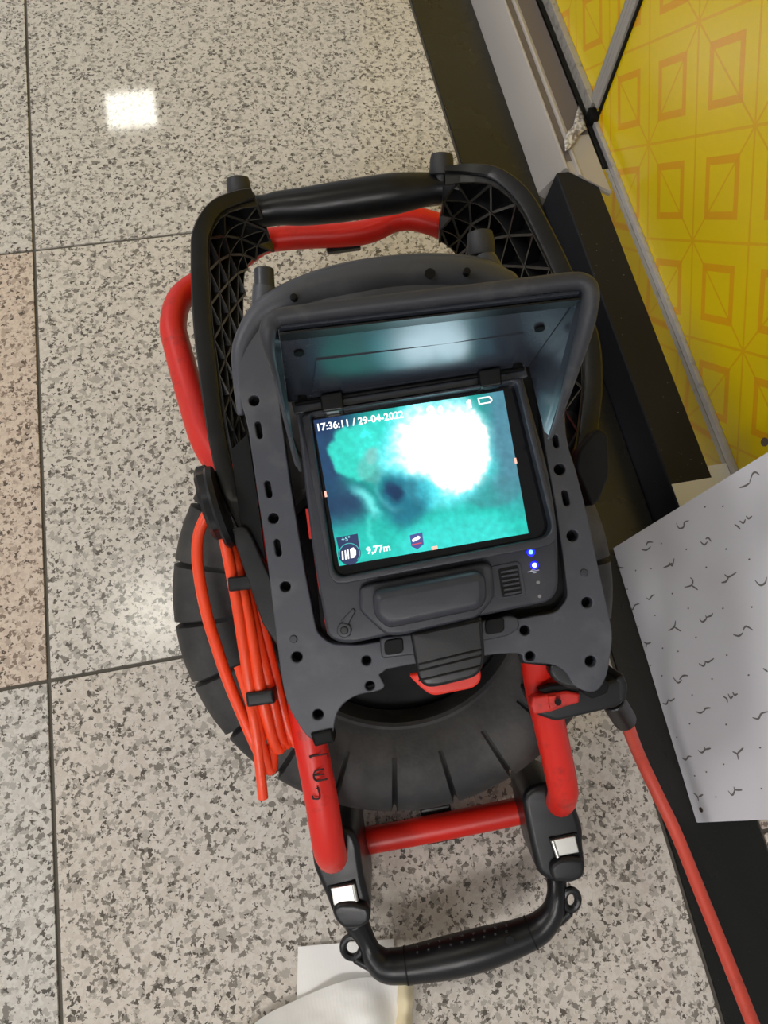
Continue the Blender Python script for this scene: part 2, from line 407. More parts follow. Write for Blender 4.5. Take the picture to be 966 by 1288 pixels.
# ------------------------------------------------------------------ the reel
reel = empty('inspection_camera_reel', BASE, RC)
tag(reel, 'pipe inspection camera reel with red tube frame, black tyre drum and hooded colour screen', 'camera reel')

# tyre
RT, HW, RH, DT = .2040, .082, .1155, .728
TC = dv(493, 736, DT)
def tyre():
    bm = bmesh.new(); NG = 22; PER = 10; NA = NG*PER
    prof = []                                              # (r, h, groove weight), front lip -> outside -> back lip
    prof += [(RH-.004, .040, 0), (RH-.002, .062, 0), (RH, .068, 0), (RH+.003, .070, 0), (RH+.006, .0690, 0), (RH+.009, .0700, 0)]
    for k in range(0, 17):
        t = math.pi/2*(1-k/8)                             # +90 .. -90 degrees
        ex = .62
        r = .155+(RT-.155)*(abs(math.cos(t))**ex); h = HW*math.copysign(abs(math.sin(t))**ex, math.sin(t))
        g = 0 if k < 1 or k > 15 else 1
        if k == 0: r = .143; h = HW*.955
        if k == 16: r = .143; h = -HW*.955
        prof.append((r, h, g))
    prof += [(RH+.009, -.070, 0), (RH, -.068, 0), (RH-.004, -.040, 0)]
    rings = []
    for k in range(NA):
        ph = k % PER
        gd = {0: 1.0, 1: .75, 9: .75}.get(ph, 0.0); side = {2: .8, 8: .8}.get(ph, 0)
        ang = math.radians(89.5)+2*math.pi*(k)/NA
        # pack the groove rings close together
        if ph in (1, 2, 8, 9):
            sh = {1: -.78, 2: -1.5, 8: 1.5, 9: .78}[ph]; ang += sh*2*math.pi/NA
        c, s = math.cos(ang), -math.sin(ang)
        ring = []
        for r, h, g in prof:
            q = 1-g*gd*.0042/.06
            rr = .140+(r-.140)*q if g else r; hh = h*q if g else h
            if g and gd: rr -= .0012*gd
            ring.append(bm.verts.new(TC+Vector((rr*c, rr*s, hh))))
        rings.append(ring)
    m = len(prof)
    for k in range(NA):
        A, B = rings[k], rings[(k+1) % NA]
        for i in range(m-1): bm.faces.new((A[i], A[i+1], B[i+1], B[i]))
    return from_bm('tyre', bm, RUBBER, reel, 28)
ty = tyre()
# drum inside the tyre
lathe('drum', [(RH-.0035, .040), (RH-.006, .041), (RH-.010, -.055), (.05, -.062), (.045, -.03), (.02, -.028), (.02, -.066), (RH-.002, -.066), (RH-.0035, -.04)], TC, Vector((0,0,1)), DARK, reel, 48)
hub = lathe('hub', [(.042, -.02), (.042, .0), (.036, .004), (.004, .004)], TC, Vector((0,0,1)), BLACK, reel, 24)
bm = bmesh.new()
for k in range(6):
    t = math.radians(20+60*k); dr = Vector((math.cos(t), math.sin(t), 0))
    cyl_bm(bm, TC+dr*.03+Vector((0,0,-.012)), TC+dr*(RH-.008)+Vector((0,0,-.012)), .006, .006, 8)
from_bm('drum_spokes', bm, DARK, hub)
# rear stand under the drum, hidden behind it from here
bm = bmesh.new()
pb = BASE+RC@(TC+Vector((0, 0, -.063)))
for sx_ in (-.07, .07):
    top = TC+Vector((sx_, .085, -.064)); wt = BASE+RC@top
    tube_bm(bm, [top, LW(Vector((wt.x, wt.y+.0, .010)))], .009, 10)
for sx_ in (0,):
    A = BASE+RC@(TC+Vector((-.09, .085, -.064))); B = BASE+RC@(TC+Vector((.09, .085, -.064)))
    tube_bm(bm, [LW(Vector((A.x, A.y, .0105))), LW(Vector((B.x, B.y, .0105)))], .010, 10)
from_bm('rear_stand', bm, BLACK, reel)

# red tube frame
R0 = .0135
frame = [(417,1070,.705),(418,1076,.66),(417,1076,.632),(413,1062,.612),(404,1005,.603),(389,925,.600),(374,830,.600),(358,740,.600),(334,665,.601),(297,607,.614),(262,560,.645),(241,500,.695),
         (224,440,.735),(218,408,.755),(228,374,.780),(262,349,.805),(299,326,.830),(330,305,.845),(368,299,.850),(455,293,.850),(495,277,.850),(525,276,.850),(570,291,.850),(628,318,.845),
         (668,350,.825),(690,410,.775),(697,500,.705),(690,600,.630),(672,720,.603),(673,800,.604),(680,862,.618),(692,915,.632),(704,970,.648),(708,995,.662),(705,1008,.690),(700,1008,.735)]
dtube('frame_tube', frame, R0, RED, reel, 18, 6)
dtube("cross_tube", [(432,1063,.762),(550,1041,.762),(672,1016,.762)], R0, RED, reel, 18, 4)
plate('tube_clip', rpoly([(528,1018),(566,1011),(576,1056),(537,1064)], 3), .768, .782, BLACK, reel, .002)
plate('tube_clip', rpoly([(404,281),(451,277),(454,311),(411,317)], 3), .854, .866, BLACK, reel, .002)
# handwriting in pen along the left leg
def strokes(name, lst, dep, r, mat, parent):
    bm = bmesh.new()
    for st in lst:
        P = [dv(x, y, dep) for x, y in st]; P = catmull(P, 3) if len(P) > 2 else P
        tube_bm(bm, P, r, 6)
    return from_bm(name, bm, mat, parent)
dep = .600-R0-.0001
kx, ky = 1/3.116, 1/3.116
def c5(x, y): return (190+x*kx, 700+y*ky)
lst = [[c5(622,783),c5(645,780),c5(690,773)], [c5(690,773),c5(693,785)], [c5(622,783),c5(626,790)],
       [c5(648,838),c5(637,852),c5(640,872),c5(650,880)], [c5(640,858),c5(678,852)], [c5(650,880),c5(690,872)], [c5(648,838),c5(676,832)],
       [c5(655,905),c5(650,908)], [c5(655,912),c5(662,940),c5(655,950),c5(636,950)], [c5(636,950),c5(632,938)]]
strokes('pen_marking', lst, dep, .0007, INK, reel)

# black joints at the foot of the frame and the lower handle
def J(x, y): return (350+x/2.356, 960+y/2.356)
jl = [J(*p) for p in ((95,235),(112,205),(150,192),(195,188),(225,203),(240,238),(252,330),(272,415),(275,468),(240,493),(192,497),(165,462),(150,420),(105,315))]
jr = [J(*p) for p in ((722,105),(745,72),(800,58),(835,75),(880,120),(905,200),(905,250),(912,300),(905,342),(870,358),(812,357),(772,332),(755,270),(738,190))]
for ol, dz, lab in ((jl, .672, 'l'), (jr, .690, 'r')):
    jo = plate('joint', rpoly(ol, 8), dz, .764, GRIPM, reel, .006)
    if lab == 'l':
        capc = [J(*p) for p in ((158,440),(172,418),(215,412),(262,425),(274,440),(272,475),(240,493),(195,495),(170,470))]
        lat = [J(*p) for p in ((155,372),(222,358),(232,408),(165,423))]
    else:
        capc = [J(*p) for p in ((805,310),(825,290),(865,278),(905,285),(912,305),(905,342),(868,358),(815,352))]
        lat = [J(*p) for p in ((812,228),(880,215),(892,265),(828,278))]
    plate('joint_button', rpoly(capc, 6), dz-.008, dz+.004, BLACK, jo, .004)
    plate('latch_recess', rpoly([(p[0]+(p[0]-sum(q[0] for q in lat)/4)*.25, p[1]+(p[1]-sum(q[1] for q in lat)/4)*.3) for p in lat], 2), dz-.002, dz+.003, DARK, jo, .0008)
    l_ = plate('steel_latch', rpoly(lat, 1.5), dz-.0045, dz+.001, STEEL, jo, .0008)
    e0, e1 = (lat[1], lat[2]) if lab == 'l' else (lat[0], lat[3])
    cyl('latch_pin', dv(e0[0], e0[1], dz-.005), dv(e1[0], e1[1], dz-.005), .0017, STEEL, jo, None, 10)
k = .705/F
hd = [(448,1160,.705,.0120),(456,1174,.705,.0098),(463,1188,.705,.0090),(470,1202,.705,.0115),(485,1214,.705,.0150),(512,1214,.705,.0160),(560,1205,.705,.0184),(605,1194,.705,.0186),(650,1180,.705,.0160),(678,1167,.705,.0140),(695,1147,.703,.0112),(700,1125,.702,.0090),(700,1105,.708,.0095)]
lh = dtube('lower_handle', hd, 0, GRIPM, reel, 20, 6)
for rr_, pp_ in ((.0166, [(510,1214.3,.705),(512,1214,.705)]), (.0155, [(667,1173.5,.705),(669,1172.6,.705)])):
    P = [dv(*p) for p in pp_]; bm = bmesh.new(); tube_bm(bm, P, rr_, 20, False, True, False); from_bm('grip_seam', bm, DARK, lh)
for (x, y, dz) in ((443.5, 1191, .705), (718, 1131.5, .700)):
    P = [dv(x+(12.0 if x < 500 else 9)*math.cos(t), y+(13.0 if x < 500 else 12)*math.sin(t), dz) for t in [2*math.pi*k/20 for k in range(20)]]
    bm = bmesh.new(); tube_bm(bm, P, .0036, 10, True); from_bm('strap_eye', bm, GRIPM, lh)
dtube('eye_web', [(448,1206,.705),(458,1212,.705),(466,1216,.705)], .0045, GRIPM, lh, 8)
dtube('eye_web', [(716,1147,.702),(709,1154,.704),(702,1160,.705)], .0045, GRIPM, lh, 8)
bm = bmesh.new()
for i in range(9):                                       # small raised grip nubs
    for j in range(2):
        x = 525+i*14; y = 1204-(i*14)*.235-14+j*8
        c = dv(x, y, .6895-.0002+(0.0015 if j == 0 else 0)); r = bmesh.ops.create_icosphere(bm, subdivisions=1, radius=.0014, matrix=Matrix.Translation(c))
from_bm('grip_nubs', bm, BLACK, lh)
c = dv(641, 1182, .6895); cyl('grip_hole', c, c+Vector((0,0,.0012)), .0042, DARK, lh, .0042, 14)

# cable guide at the right foot with its red latch
gl = plate('cable_guide', rpoly([(668,880),(700,868),(748,862),(781,852),(786,862),(784,884),(776,890),(700,908),(676,900)], 4), .600, .680, BLACK, reel, .003)
plate('guide_latch', rpoly([(670,877),(690,874),(714,870),(730,873),(729,884),(712,889),(692,896),(672,899),(668,888)], 2), .588, .6, red_mat('red_latch', (200, 40, 30), .4, .9), gl, .002)
plate('guide_latch_ridge', rpoly([(690,876),(700,875),(702,890),(692,892)], 1), .584, .590, red_mat('red_latch_ridge', (205, 48, 34), .4, .9), gl, .001)
cyl('guide_screw', dv(702, 883, .584), dv(702, 883, .581), .0028, DARK, gl, None, 12)
cyl('guide_bushing', dv(770, 880, .640), dv(786, 906, .668), .0105, BLACK, gl, None, 16, .001)
plate('guide_clip', rpoly([(731,862),(758,853),(768,862),(765,872),(746,880),(733,873)], 3), .582, .602, DARK, gl, .002)
plate('guide_clip', rpoly([(676,868),(692,862),(752,858),(750,868),(690,876)], 3), .592, .602, DARK, gl, .0015)
plate('guide_clip', rpoly([(774,853),(784,848),(790,862),(788,882),(778,884)], 3), .600, .640, BLACK, gl, .002)
# upper handle: two lattice arms, grip bar, rubber stops
def arm(name, pts, slant, side):
    """pts: (px,py,front depth, plate depth) along the rim centre; wid rim half-width; side: +1 inner face towards +x"""
    P = catmull([dv(p[0], p[1], p[2]) for p in pts], 5); W_ = [q.x for q in catmull([Vector((p[3], 0, 0)) for p in pts], 5)]
    WD = [q.x for q in catmull([Vector((p[4], 0, 0)) for p in pts], 5)]
    bm = bmesh.new(); rings = []; N = len(P); nrm = []
    for i in range(N):
        t = P[min(i+1, N-1)]-P[max(i-1, 0)]; t.z = 0; t.normalize()
        nn = Vector((-t.y, t.x, 0))*side; nrm.append(nn)           # nn points to the inside of the handle
        a0, hw = P[i], WD[i]; th = .0035
        sec = [(-hw, -.0015), (-hw*.8, 0), (hw*.75, 0), (hw, -.0015), (hw, -.007), (-hw+th, -.007), (-hw+th+W_[i]*slant, -W_[i]), (-hw+W_[i]*slant, -W_[i])]
        rings.append([bm.verts.new(a0+nn*x+Vector((0,0,z))) for x, z in sec])
    m = len(rings[0])
    for i in range(N-1):
        for k in range(m): bm.faces.new((rings[i][k], rings[i][(k+1) % m], rings[i+1][(k+1) % m], rings[i+1][k]))
    bm.faces.new(rings[0]); bm.faces.new(rings[-1])
    o = from_bm(name, bm, GRIPM if side > 0 else BLACK, reel, 40)
    return o, P, nrm, W_, WD
def lattice(parent, P, nrm, W_, WD, rows, step, slant):
    """triangular ribs standing on the inner face of an arm"""
    L = [0]
    for i in range(1, len(P)): L.append(L[-1]+(P[i]-P[i-1]).length)
    def pt(s, q, h):
        s = max(0, min(L[-1]*.999, s))
        for i in range(1, len(P)):
            if L[i] >= s: break
        f = (s-L[i-1])/max(L[i]-L[i-1], 1e-9)
        p = P[i-1].lerp(P[i], f); nn = nrm[i-1].lerp(nrm[i], f).normalized(); w = W_[i-1]+(W_[i]-W_[i-1])*f; hw = WD[i-1]+(WD[i]-WD[i-1])*f
        return p+nn*(-hw+.003+h+slant*w*q)+Vector((0, 0, -.006-(w-.006)*q))
    bm = bmesh.new()
    def rib(s0, q0, s1, q1, h, seg=3, tw=.0013):
        for k in range(seg):
            f0, f1 = k/seg, (k+1)/seg
            A = pt(s0+(s1-s0)*f0, q0+(q1-q0)*f0, 0); B = pt(s0+(s1-s0)*f1, q0+(q1-q0)*f1, 0)
            A2 = pt(s0+(s1-s0)*f0, q0+(q1-q0)*f0, h); B2 = pt(s0+(s1-s0)*f1, q0+(q1-q0)*f1, h)
            d = (B-A).cross(A2-A); d = d.normalized()*tw
            v = [bm.verts.new(x) for x in (A-d, B-d, B2-d, A2-d, A+d, B+d, B2+d, A2+d)]
            for f in ((0,1,2,3), (7,6,5,4), (3,2,6,7), (0,4,5,1), (1,5,6,2), (0,3,7,4)): bm.faces.new([v[i] for i in f])
    h = .014; nS = int(L[-1]/step)
    for j in range(rows+1): rib(0, j/rows, L[-1], j/rows, h if j < rows else h*.8, 24)
    for i in range(nS+1):
        for j in range(rows):
            off = .5 if j % 2 else 0
            s = (i+off)*step
            rib(s, j/rows, s+step*.5, (j+1)/rows, h, 1); rib(s, j/rows, s-step*.5, (j+1)/rows, h, 1)
    o = from_bm('lattice_ribs', bm, RIB, parent, 0); return o
armL = [(318,243,.735,.085,.006),(298,247,.730,.09,.007),(270,260,.722,.095,.0075),(253,288,.712,.095,.0082),(250,320,.700,.09,.0082),(253,400,.672,.08,.0082),(260,460,.650,.075,.0080),(266,510,.632,.065,.0075),(274,560,.614,.045,.0072),(288,615,.596,.026,.0072),(308,662,.588,.02,.0060)]
armR = [(560,212,.735,.09,.003),(590,211,.732,.11,.005),(626,218,.722,.13,.0068),(660,247,.706,.14,.0078),(688,297,.686,.14,.0080),(713,350,.668,.13,.0082),(741,420,.650,.115,.0085),(747,480,.640,.105,.0080),(743,530,.630,.09,.0078),(738,568,.618,.05,.0075),(730,592,.606,.022,.006)]
aL = arm('handle_arm', armL, .22, +1)
aR = arm('handle_arm', list(reversed(armR)), .30, +1)
lattice(aL[0], *aL[1:], 4, .040, .22)
lattice(aR[0], *aR[1:], 4, .042, .30)
kd = .775
up = dtube('grip_bar', [(296,268,kd,.0165),(318,267,kd,.0166),(336,265,kd,.0160),(352,262,kd,.0170),(382,260,kd,.0188),(420,255,kd,.0200),(460,249,kd,.0205),(495,244,kd,.0203),(522,240,kd,.0180),(545,237,kd,.0155),(565,236,kd,.0150),(590,236,kd,.015)], 0, GRIPM, reel, 22, 6)
c = dv(493, 229, kd-.0165); cyl('grip_hole', c, c+Vector((.0002,.0004,.0018)), .0046, DARK, up, None, 14)
def stop(px, py, d, ax, r=.0125, h=.022, name='rubber_stop', par=None):
    return lathe(name, [(r*.55, -.012), (r*.55, 0), (r*.92, .0005), (r, .003), (r*.97, h*.7), (r*.88, h*.92), (r*.5, h)], dv(px, py, d), ax, plastic('stop_rubber', (40, 40, 42), .55, (80, 80, 80), .3), par or reel, 24)
stop(302, 250, .765, Vector((-.08, 1, .25)), .0125, .0215, par=up)
stop(555, 221, .765, Vector((.02, 1, .25)), .0125, .0215, par=up)
# pivots at the sides
lathe('pivot_knob', [(.010, -.012), (.026, -.010), (.030, -.007), (.030, .000), (.027, .003), (.010, .004)], dv(262, 634, .594), Vector((-1, -.30, .10)), GRIPM, reel, 48, lambda t: 1+.035*math.cos(12*t))
lathe('pivot_disc', [(.010, -.004), (.033, -.004), (.034, 0), (.033, .002), (.01, .002)], dv(275, 638, .592), Vector((-1, -.30, .10)), BLACK, reel, 40)
plate('pivot_arm', rpoly([(289,664),(309,662),(318,676),(352,752),(358,800),(350,815),(330,785),(306,715)], 5), .578, .590, BLACK, reel, .002)
plate('pivot_arm', rpoly([(728,566),(752,538),(766,545),(767,598),(754,630),(744,638),(736,615),(724,590)], 6), .600, .640, DARK, reel, .003)

# grey bracket plate that carries the monitor
PD = .566
outl = [(322,383),(345,368),(380,349),(420,334),(480,323),(540,319),(590,322),(625,334),(645,350),(700,420),(712,545),(724,590),(738,645),(752,710),(764,765),(770,795),(768,822),(763,850),(752,868),(738,870),(722,862),(712,846),(694,836),(660,833),(652,822),(600,826),(486,842),(484,862),(476,869),(452,874),(434,884),(423,900),(416,928),(392,930),(376,912),(362,886),(353,845),(344,770),(334,690),(322,610),(312,540),(302,500),(298,465),(302,430)]
cut = rpoly([(347,470),(672,450),(684,555),(690,590),(697,626),(705,680),(712,730),(714,752),(700,770),(640,780),(560,794),(450,811),(416,810),(399,796),(384,720),(364,600)], 8)
holes = [cut]+[circ(*p) for p in ((319.5,504,6.6),(344,652,6.6),(359,738,6.6),(373.5,826.5,6.8),(461,831,6),(465.5,863,6),(400,899,6.6),(541,344,6.4),(704,590.5,7),(720,674,7),(738.5,758,6.8),(660,793,6.2),(667,825.5,6.2),(743,832,7))]
holes += [slot(325.5,541,11,3.6,1.4), slot(337.5,615.5,11,3.6,1.4), slot(349.5,689,11,3.6,1.4), slot(711.5,626.5,10,3.8,1.35), slot(699,555,8,3.4,1.4)]
br = plate('bracket_plate', outl, PD, PD+.012, GREY, reel, .0011, holes, 3)
plate('hole_backing', [(314,490),(344,490),(368,650),(388,796),(410,824),(480,828),(480,856),(440,874),(418,895),(405,916),(394,916),(372,890),(352,800),(336,690),(322,590)], .5785, .5810, DARK, br, .0005)
plate('hole_backing', [(686,540),(708,556),(752,740),(762,800),(755,850),(735,860),(715,842),(690,838),(655,834),(645,796),(716,776)], .5785, .5810, DARK, br, .0005)
plate('side_cover', rpoly([(290,566),(312,545),(326,640),(346,800),(338,800),(316,715),(302,655)], 4), .5840, .5860, DARK, br, .0005)
plate('backing_tray', rpoly([(376,480),(690,450),(730,770),(640,800),(440,822),(404,806)], 10), .5785, .5845, DARK, reel, .001)
for q in ([(384,640),(388,640),(393,678),(389,678)],[(395,702),(399,702),(406,748),(402,748)],[(407,778),(411,780),(416,800),(412,798)]): plate('red_slit', q, .574, .580, RED, br, .0004)  # thin red strips added where red shows in the gap
# rounded upper edge of the bracket and its two posts
band = [(318,392,.572,.009),(345,371,.572,.012),(385,354,.574,.015),(430,341,.576,.0165),(490,332,.577,.017),(545,329,.577,.017),(595,333,.576,.016),(635,345,.574,.012)]
plate('bracket_screw', circ(369,373,4.6), PD-.0085, PD-.002, DARK, br, .001)
dtube('bracket_band', [(303,520,.5745,.003),(302,470,.573,.006),(306,434,.572,.008),(327,398,.572,.010),(354,381,.573,.012),(391,368,.576,.0145),(435,358,.578,.0165),(490,350,.579,.0170),(545,347,.579,.0170),(598,350,.578,.016),(640,362,.576,.012)], 0, GREY, br, 18, 5)
plate('bracket_screw', circ(587.5,340,4.6), PD-.0105, PD-.003, DARK, br, .001)
c = dv(541, 344, .5617); cyl('bracket_hole', c, c+Vector((0,0,.0006)), .0040, DARK, br, None, 16)
cyl('bracket_post', dv(331,400,.585), dv(333,362,.585), .0095, GREY, br, .0095, 20)
cyl('post_sleeve', dv(333,364,.585), dv(332,338,.585), .0080, SMOOTHB, br, .0078, 20, .0008)
cyl('bracket_post', dv(622,350,.585), dv(606,322,.585), .0105, GREY, br, .0095, 20)
stop(606, 322, .585, Vector((-.10, 1, .1)), .0108, .0195, par=br)
for x, y in ((369,804),(735,720.5)):
    plate('bracket_rivet', circ(x, y, 5), PD-.0012, PD+.001, SMOOTHB, br, .0008)
plate('bracket_clip', rpoly([(390,924),(417,918),(421,934),(396,940)], 2), .562, .585, DARK, br, .002)
plate('bracket_lobe', circ(718, 849, 28, 20, 17, .35), .569, .585, BLACK, br, .003)
plate('bracket_step', rpoly([(477,802),(520,797),(640,774),(652,777),(654,790),(640,800),(520,824),(480,829)], 5), .556, .572, SMOOTHB, br, .0015)
for x, y in ((495, 815), (622, 789)): plate('step_recess', rpoly([(x-12,y-9),(x+12,y-13),(x+13,y+6),(x-11,y+10)], 6), .5545, .560, DARK, br, .0008)

# ------------------------------------------------------------------ monitor
mo = plate('monitor', rpoly([(372,512,6),(655,464,8),(690,590,30),(702,665,30),(703,742,14),(692,757,10),(560,785,30),(436,811,12),(412,803,12),(394,700,30)], 10), .548, .590, SMOOTHB, reel, .003)
bz_o = [(378,522,6),(656,474,8),(702,668,16),(696,686,10),(424,736,14),(414,726,10)]
bz_i = [(389,521,6),(650,480,7),(695,664,10),(688,676,8),(428,727,8),(419,719,8)]
plate('bezel', rpoly(bz_o, 8), .534, .549, SMOOTHB, mo, .0012, [rpoly(bz_i, 6)])
GLASS = NT('black_glass').set(Base_Color=lin((10, 11, 16)), Roughness=.12)
plate('screen_border', rpoly([(390,521),(650,481),(694,664),(688,675),(428,726),(420,719)], 3), .5465, .5485, GLASS, mo, .0004)
# display: a fine mesh whose colours are the picture on the screen
TL, TR, BR_, BL = (394.3,528.5), (633,491.3), (665,670.8), (426.6,712.0)
SD = .5460
def suv(u, v, d=SD):
    x = (TL[0]*(1-u)+TR[0]*u)*(1-v)+(BL[0]*(1-u)+BR_[0]*u)*v; y = (TL[1]*(1-u)+TR[1]*u)*(1-v)+(BL[1]*(1-u)+BR_[1]*u)*v
    return dv(x, y, d)
def c2uv(x, y):                                          # inverse (affine is close enough) from zoomed-crop pixels
    px, py = 380+x/3.22, 490+y/3.22
    ax, ay = TR[0]-TL[0], TR[1]-TL[1]; bx, by = BL[0]-TL[0], BL[1]-TL[1]; det = ax*by-ay*bx
    qx, qy = px-TL[0], py-TL[1]
    return ((qx*by-qy*bx)/det, (ax*qy-ay*qx)/det)
def sst(a, b, x):
    t = max(0, min(1, (x-a)/(b-a))); return t*t*(3-2*t)
def nz(u, v, s, k): return noise.fractal(Vector((u*s, v*s*.78, k)), .9, 2.1, 5)
def pic(u, v):
    # work in a 4:3 plane
    x, y = u*1.28, v
    wx = x+.045*nz(u, v, 5, 1.0); wy = y+.045*nz(u, v, 5, 7.0)
    fx = x+.02*nz(u, v, 14, 3.0); fy = y+.02*nz(u, v, 14, 9.0)
    mixc = lambda a, b, t: tuple(a[i]+(b[i]-a[i])*t for i in range(3))
    col = mixc((24, 150, 142), (34, 190, 176), sst(.2, 1.0, v+.3*nz(u, v, 3, 2)))
    # right and top-left haze of grey-blue
    col = mixc(col, (82, 128, 150), .9*sst(.80, .95, u+.04*nz(u, v, 6, 4))*(1-sst(.55, .95, v)))
    col = mixc(col, (34, 62, 98), .95*sst(.17, .06, u+.02*nz(u, v, 8, 5))*sst(.95, .35, v))
    col = mixc(col, (30, 60, 92), .95*sst(.40, .58, v+.02*nz(u, v, 9, 6))*sst(.27, .13, u)*sst(.80, .60, v))
    col = mixc(col, (26, 50, 90), .9*sst(.14, .05, v-.10*u)*sst(.30, .12, u))
    def blob(cx, cy, rx, ry, e0=1.12, e1=.70, X=wx, Y=wy):
        d = math.hypot((X-cx)/rx, (Y-cy)/ry); return sst(e0, e1, d)
    # dark teal under the white cloud
    col = mixc(col, (70, 130, 142), .55*blob(1.07, .66, .22, .12))
    # teal lobe at left
    col = mixc(col, (52, 208, 190), .95*blob(.24, .26, .19, .20, 1.02, .86, fx, fy))
    col = mixc(col, (60, 222, 208), .8*blob(.50, .20, .30, .20))
    # sandy fold
    col = mixc(col, (120, 176, 172), .5*blob(.35, .38, .11, .13))
    col = mixc(col, (150, 190, 186), .45*blob(.36, .31, .05, .06))
    # bright streak
    d = abs((wx-.20)-(wy-.50)*.42); col = mixc(col, (120, 240, 236), .9*sst(.06, .0, d)*sst(.44, .55, v)*sst(.76, .66, v)*.9)
    d = abs(wx-.245); col = mixc(col, (70, 214, 200), .6*sst(.04, .0, d)*sst(.66, .74, v)*sst(1.0, .85, v))
    # cyan halo, white cloud
    col = mixc(col, (110, 232, 240), .95*blob(.78, .34, .40, .42, 1.08, .75))
    col = mixc(col, (244, 255, 254), sst(-.02, .17, v+.03*nz(u, v, 7, 2))*max(blob(.82, .26, .33, .29, 1.2, .5), blob(.88, .44, .23, .22, 1.1, .65, fx, fy), blob(1.0, .28, .16, .26, 1.1, .6), .5*blob(.66, .22, .20, .15, 1.2, .3)))
    col = mixc(col, (178, 240, 246), .5*blob(.86, .06, .26, .10))
    # the eye
    ang = math.atan2(wy-.62, wx-.50)
    col = mixc(col, (24, 104, 128), .92*blob(.49, .63, .20, .20, 1.15, .55))
    col = mixc(col, (52, 132, 152), .55*blob(.56, .60, .06, .10))
    ring = abs(math.hypot(wx-.44, wy-.58)-.125); col = mixc(col, (96, 178, 184), .40*sst(.030, .0, ring)*sst(.50, .38, wx))
    col = mixc(col, (16, 48, 84), .95*blob(.43, .59, .075, .08, 1.2, .4))
    col = mixc(col, (70, 220, 232), .7*blob(.66, .63, .10, .10, 1.2, .3)*(.6+.8*abs(nz(u, v, 16, 8))))
    col = mixc(col, (60, 214, 206), .8*blob(.80, .95, .40, .20)*sst(.6, .95, v))
    k = 1+.08*nz(u, v, 30, 5)
    return tuple(min(255, max(0, c*k)) for c in col)
NU, NV = 168, 128; GLOW = 4.0             # the white cloud is far brighter than the picture can hold
vs = [suv(i/NU, j/NV) for j in range(NV+1) for i in range(NU+1)]
fs = [(j*(NU+1)+i, (j+1)*(NU+1)+i, (j+1)*(NU+1)+i+1, j*(NU+1)+i+1) for j in range(NV) for i in range(NU)]
me = bpy.data.meshes.new('display'); me.from_pydata(vs, [], fs); me.update()
ca = me.color_attributes.new('picture', 'FLOAT_COLOR', 'POINT'); buf = []
for j in range(NV+1):
    for i in range(NU+1):
        c = lin(pic(i/NU, j/NV)); g = GLOW*max(sst(.55, .95, c[0]), .35*sst(.72, .95, c[1])); buf += [c[0]*(1+.75*g), c[1]*(1+g), c[2]*(1+1.15*g), 1]
ca.data.foreach_set('color', buf)
a = NT('lit_display'); at_ = a.n('ShaderNodeAttribute', attribute_name='picture')
a.set(Base_Color=(.01, .01, .01, 1), Roughness=.15, Emission_Color=at_.outputs['Color'], Emission_Strength=1.12); SCRM = a.m
link('display', me, SCRM, mo, 0)
def emis(name, col, s): return NT(name).set(Base_Color=(.01,.01,.01,1), Emission_Color=lin(col), Emission_Strength=s, Roughness=.4)
WTXT = emis('screen_white', (255, 255, 255), 1.3)
NAVY = emis('screen_navy', (26, 44, 92), 1.0)
OTXT = emis('screen_orange', (255, 190, 170), 1.2)
REDT = emis('screen_red', (230, 70, 70), 1.0)
ax_u = (suv(1, 0)-suv(0, 0)).normalized()
ax_v = Vector((-ax_u.y, ax_u.x, 0))
def text(name, s, u, v, size, mat, bold=.0):
    cu = bpy.data.curves.new('t', 'FONT'); cu.body = s; cu.size = size; cu.offset = bold; cu.extrude = .00005; cu.resolution_u = 3
    o = bpy.data.objects.new('t', cu); COL.objects.link(o)
    dg = bpy.context.evaluated_depsgraph_get(); m2 = bpy.data.meshes.new_from_object(o.evaluated_get(dg)); bpy.data.objects.remove(o)
    p = suv(u, v, SD-.00025); m2.transform(Matrix((ax_u, ax_v, (0,0,1))).transposed().to_4x4()); m2.transform(Matrix.Translation(p))
    m2.materials.clear(); m2.name = name; return link(name, m2, mat, mo, 0)
def spoly(name, pts, mat, parent=None, d=SD-.0002):
    bm = bmesh.new(); v = [bm.verts.new(suv(u, vv, d)) for u, vv in pts]; f = bm.faces.new(v)
    r = bmesh.ops.extrude_face_region(bm, geom=[f])
    for e in r['geom']:
        if isinstance(e, bmesh.types.BMVert): e.co.z += .00006
    return from_bm(name, bm, mat, parent or mo, 0)
def crop(pts): return [c2uv(*p) for p in pts]
u0, v0 = c2uv(58, 168)
text('clock_text', '17:36:11 / 29-04-2022', u0, v0, .0073, WTXT, .00018)
u0, v0 = c2uv(262, 668); text('distance_text', '9,77m', u0, v0, .0072, WTXT, .00016)
spoly('status_box', crop([(138,600),(225,585),(232,640),(150,655)]), NAVY)
spoly('status_disc', [c2uv(192+46*math.cos(t), 665+46*math.sin(t)) for t in [2*math.pi*k/24 for k in range(24)]], NAVY, d=SD-.00022)
u0, v0 = c2uv(160, 617); text('angle_text', '+5°', u0, v0, .0046, emis('screen_cyan', (150, 230, 240), 1.1), .00005)
bm = bmesh.new()
for k in range(20):
    t0, t1 = math.radians(-200+k*12), math.radians(-200+(k+1)*12)
    q = [c2uv(192+r*math.cos(t), 665+r*math.sin(t)) for r, t in ((40, t0), (43, t0), (43, t1), (40, t1))]
    bm.faces.new([bm.verts.new(suv(u, v, SD-.0003)) for u, v in q])
from_bm('status_ring', bm, emis('ring_teal', (60, 190, 190), 1.0), mo, 0)
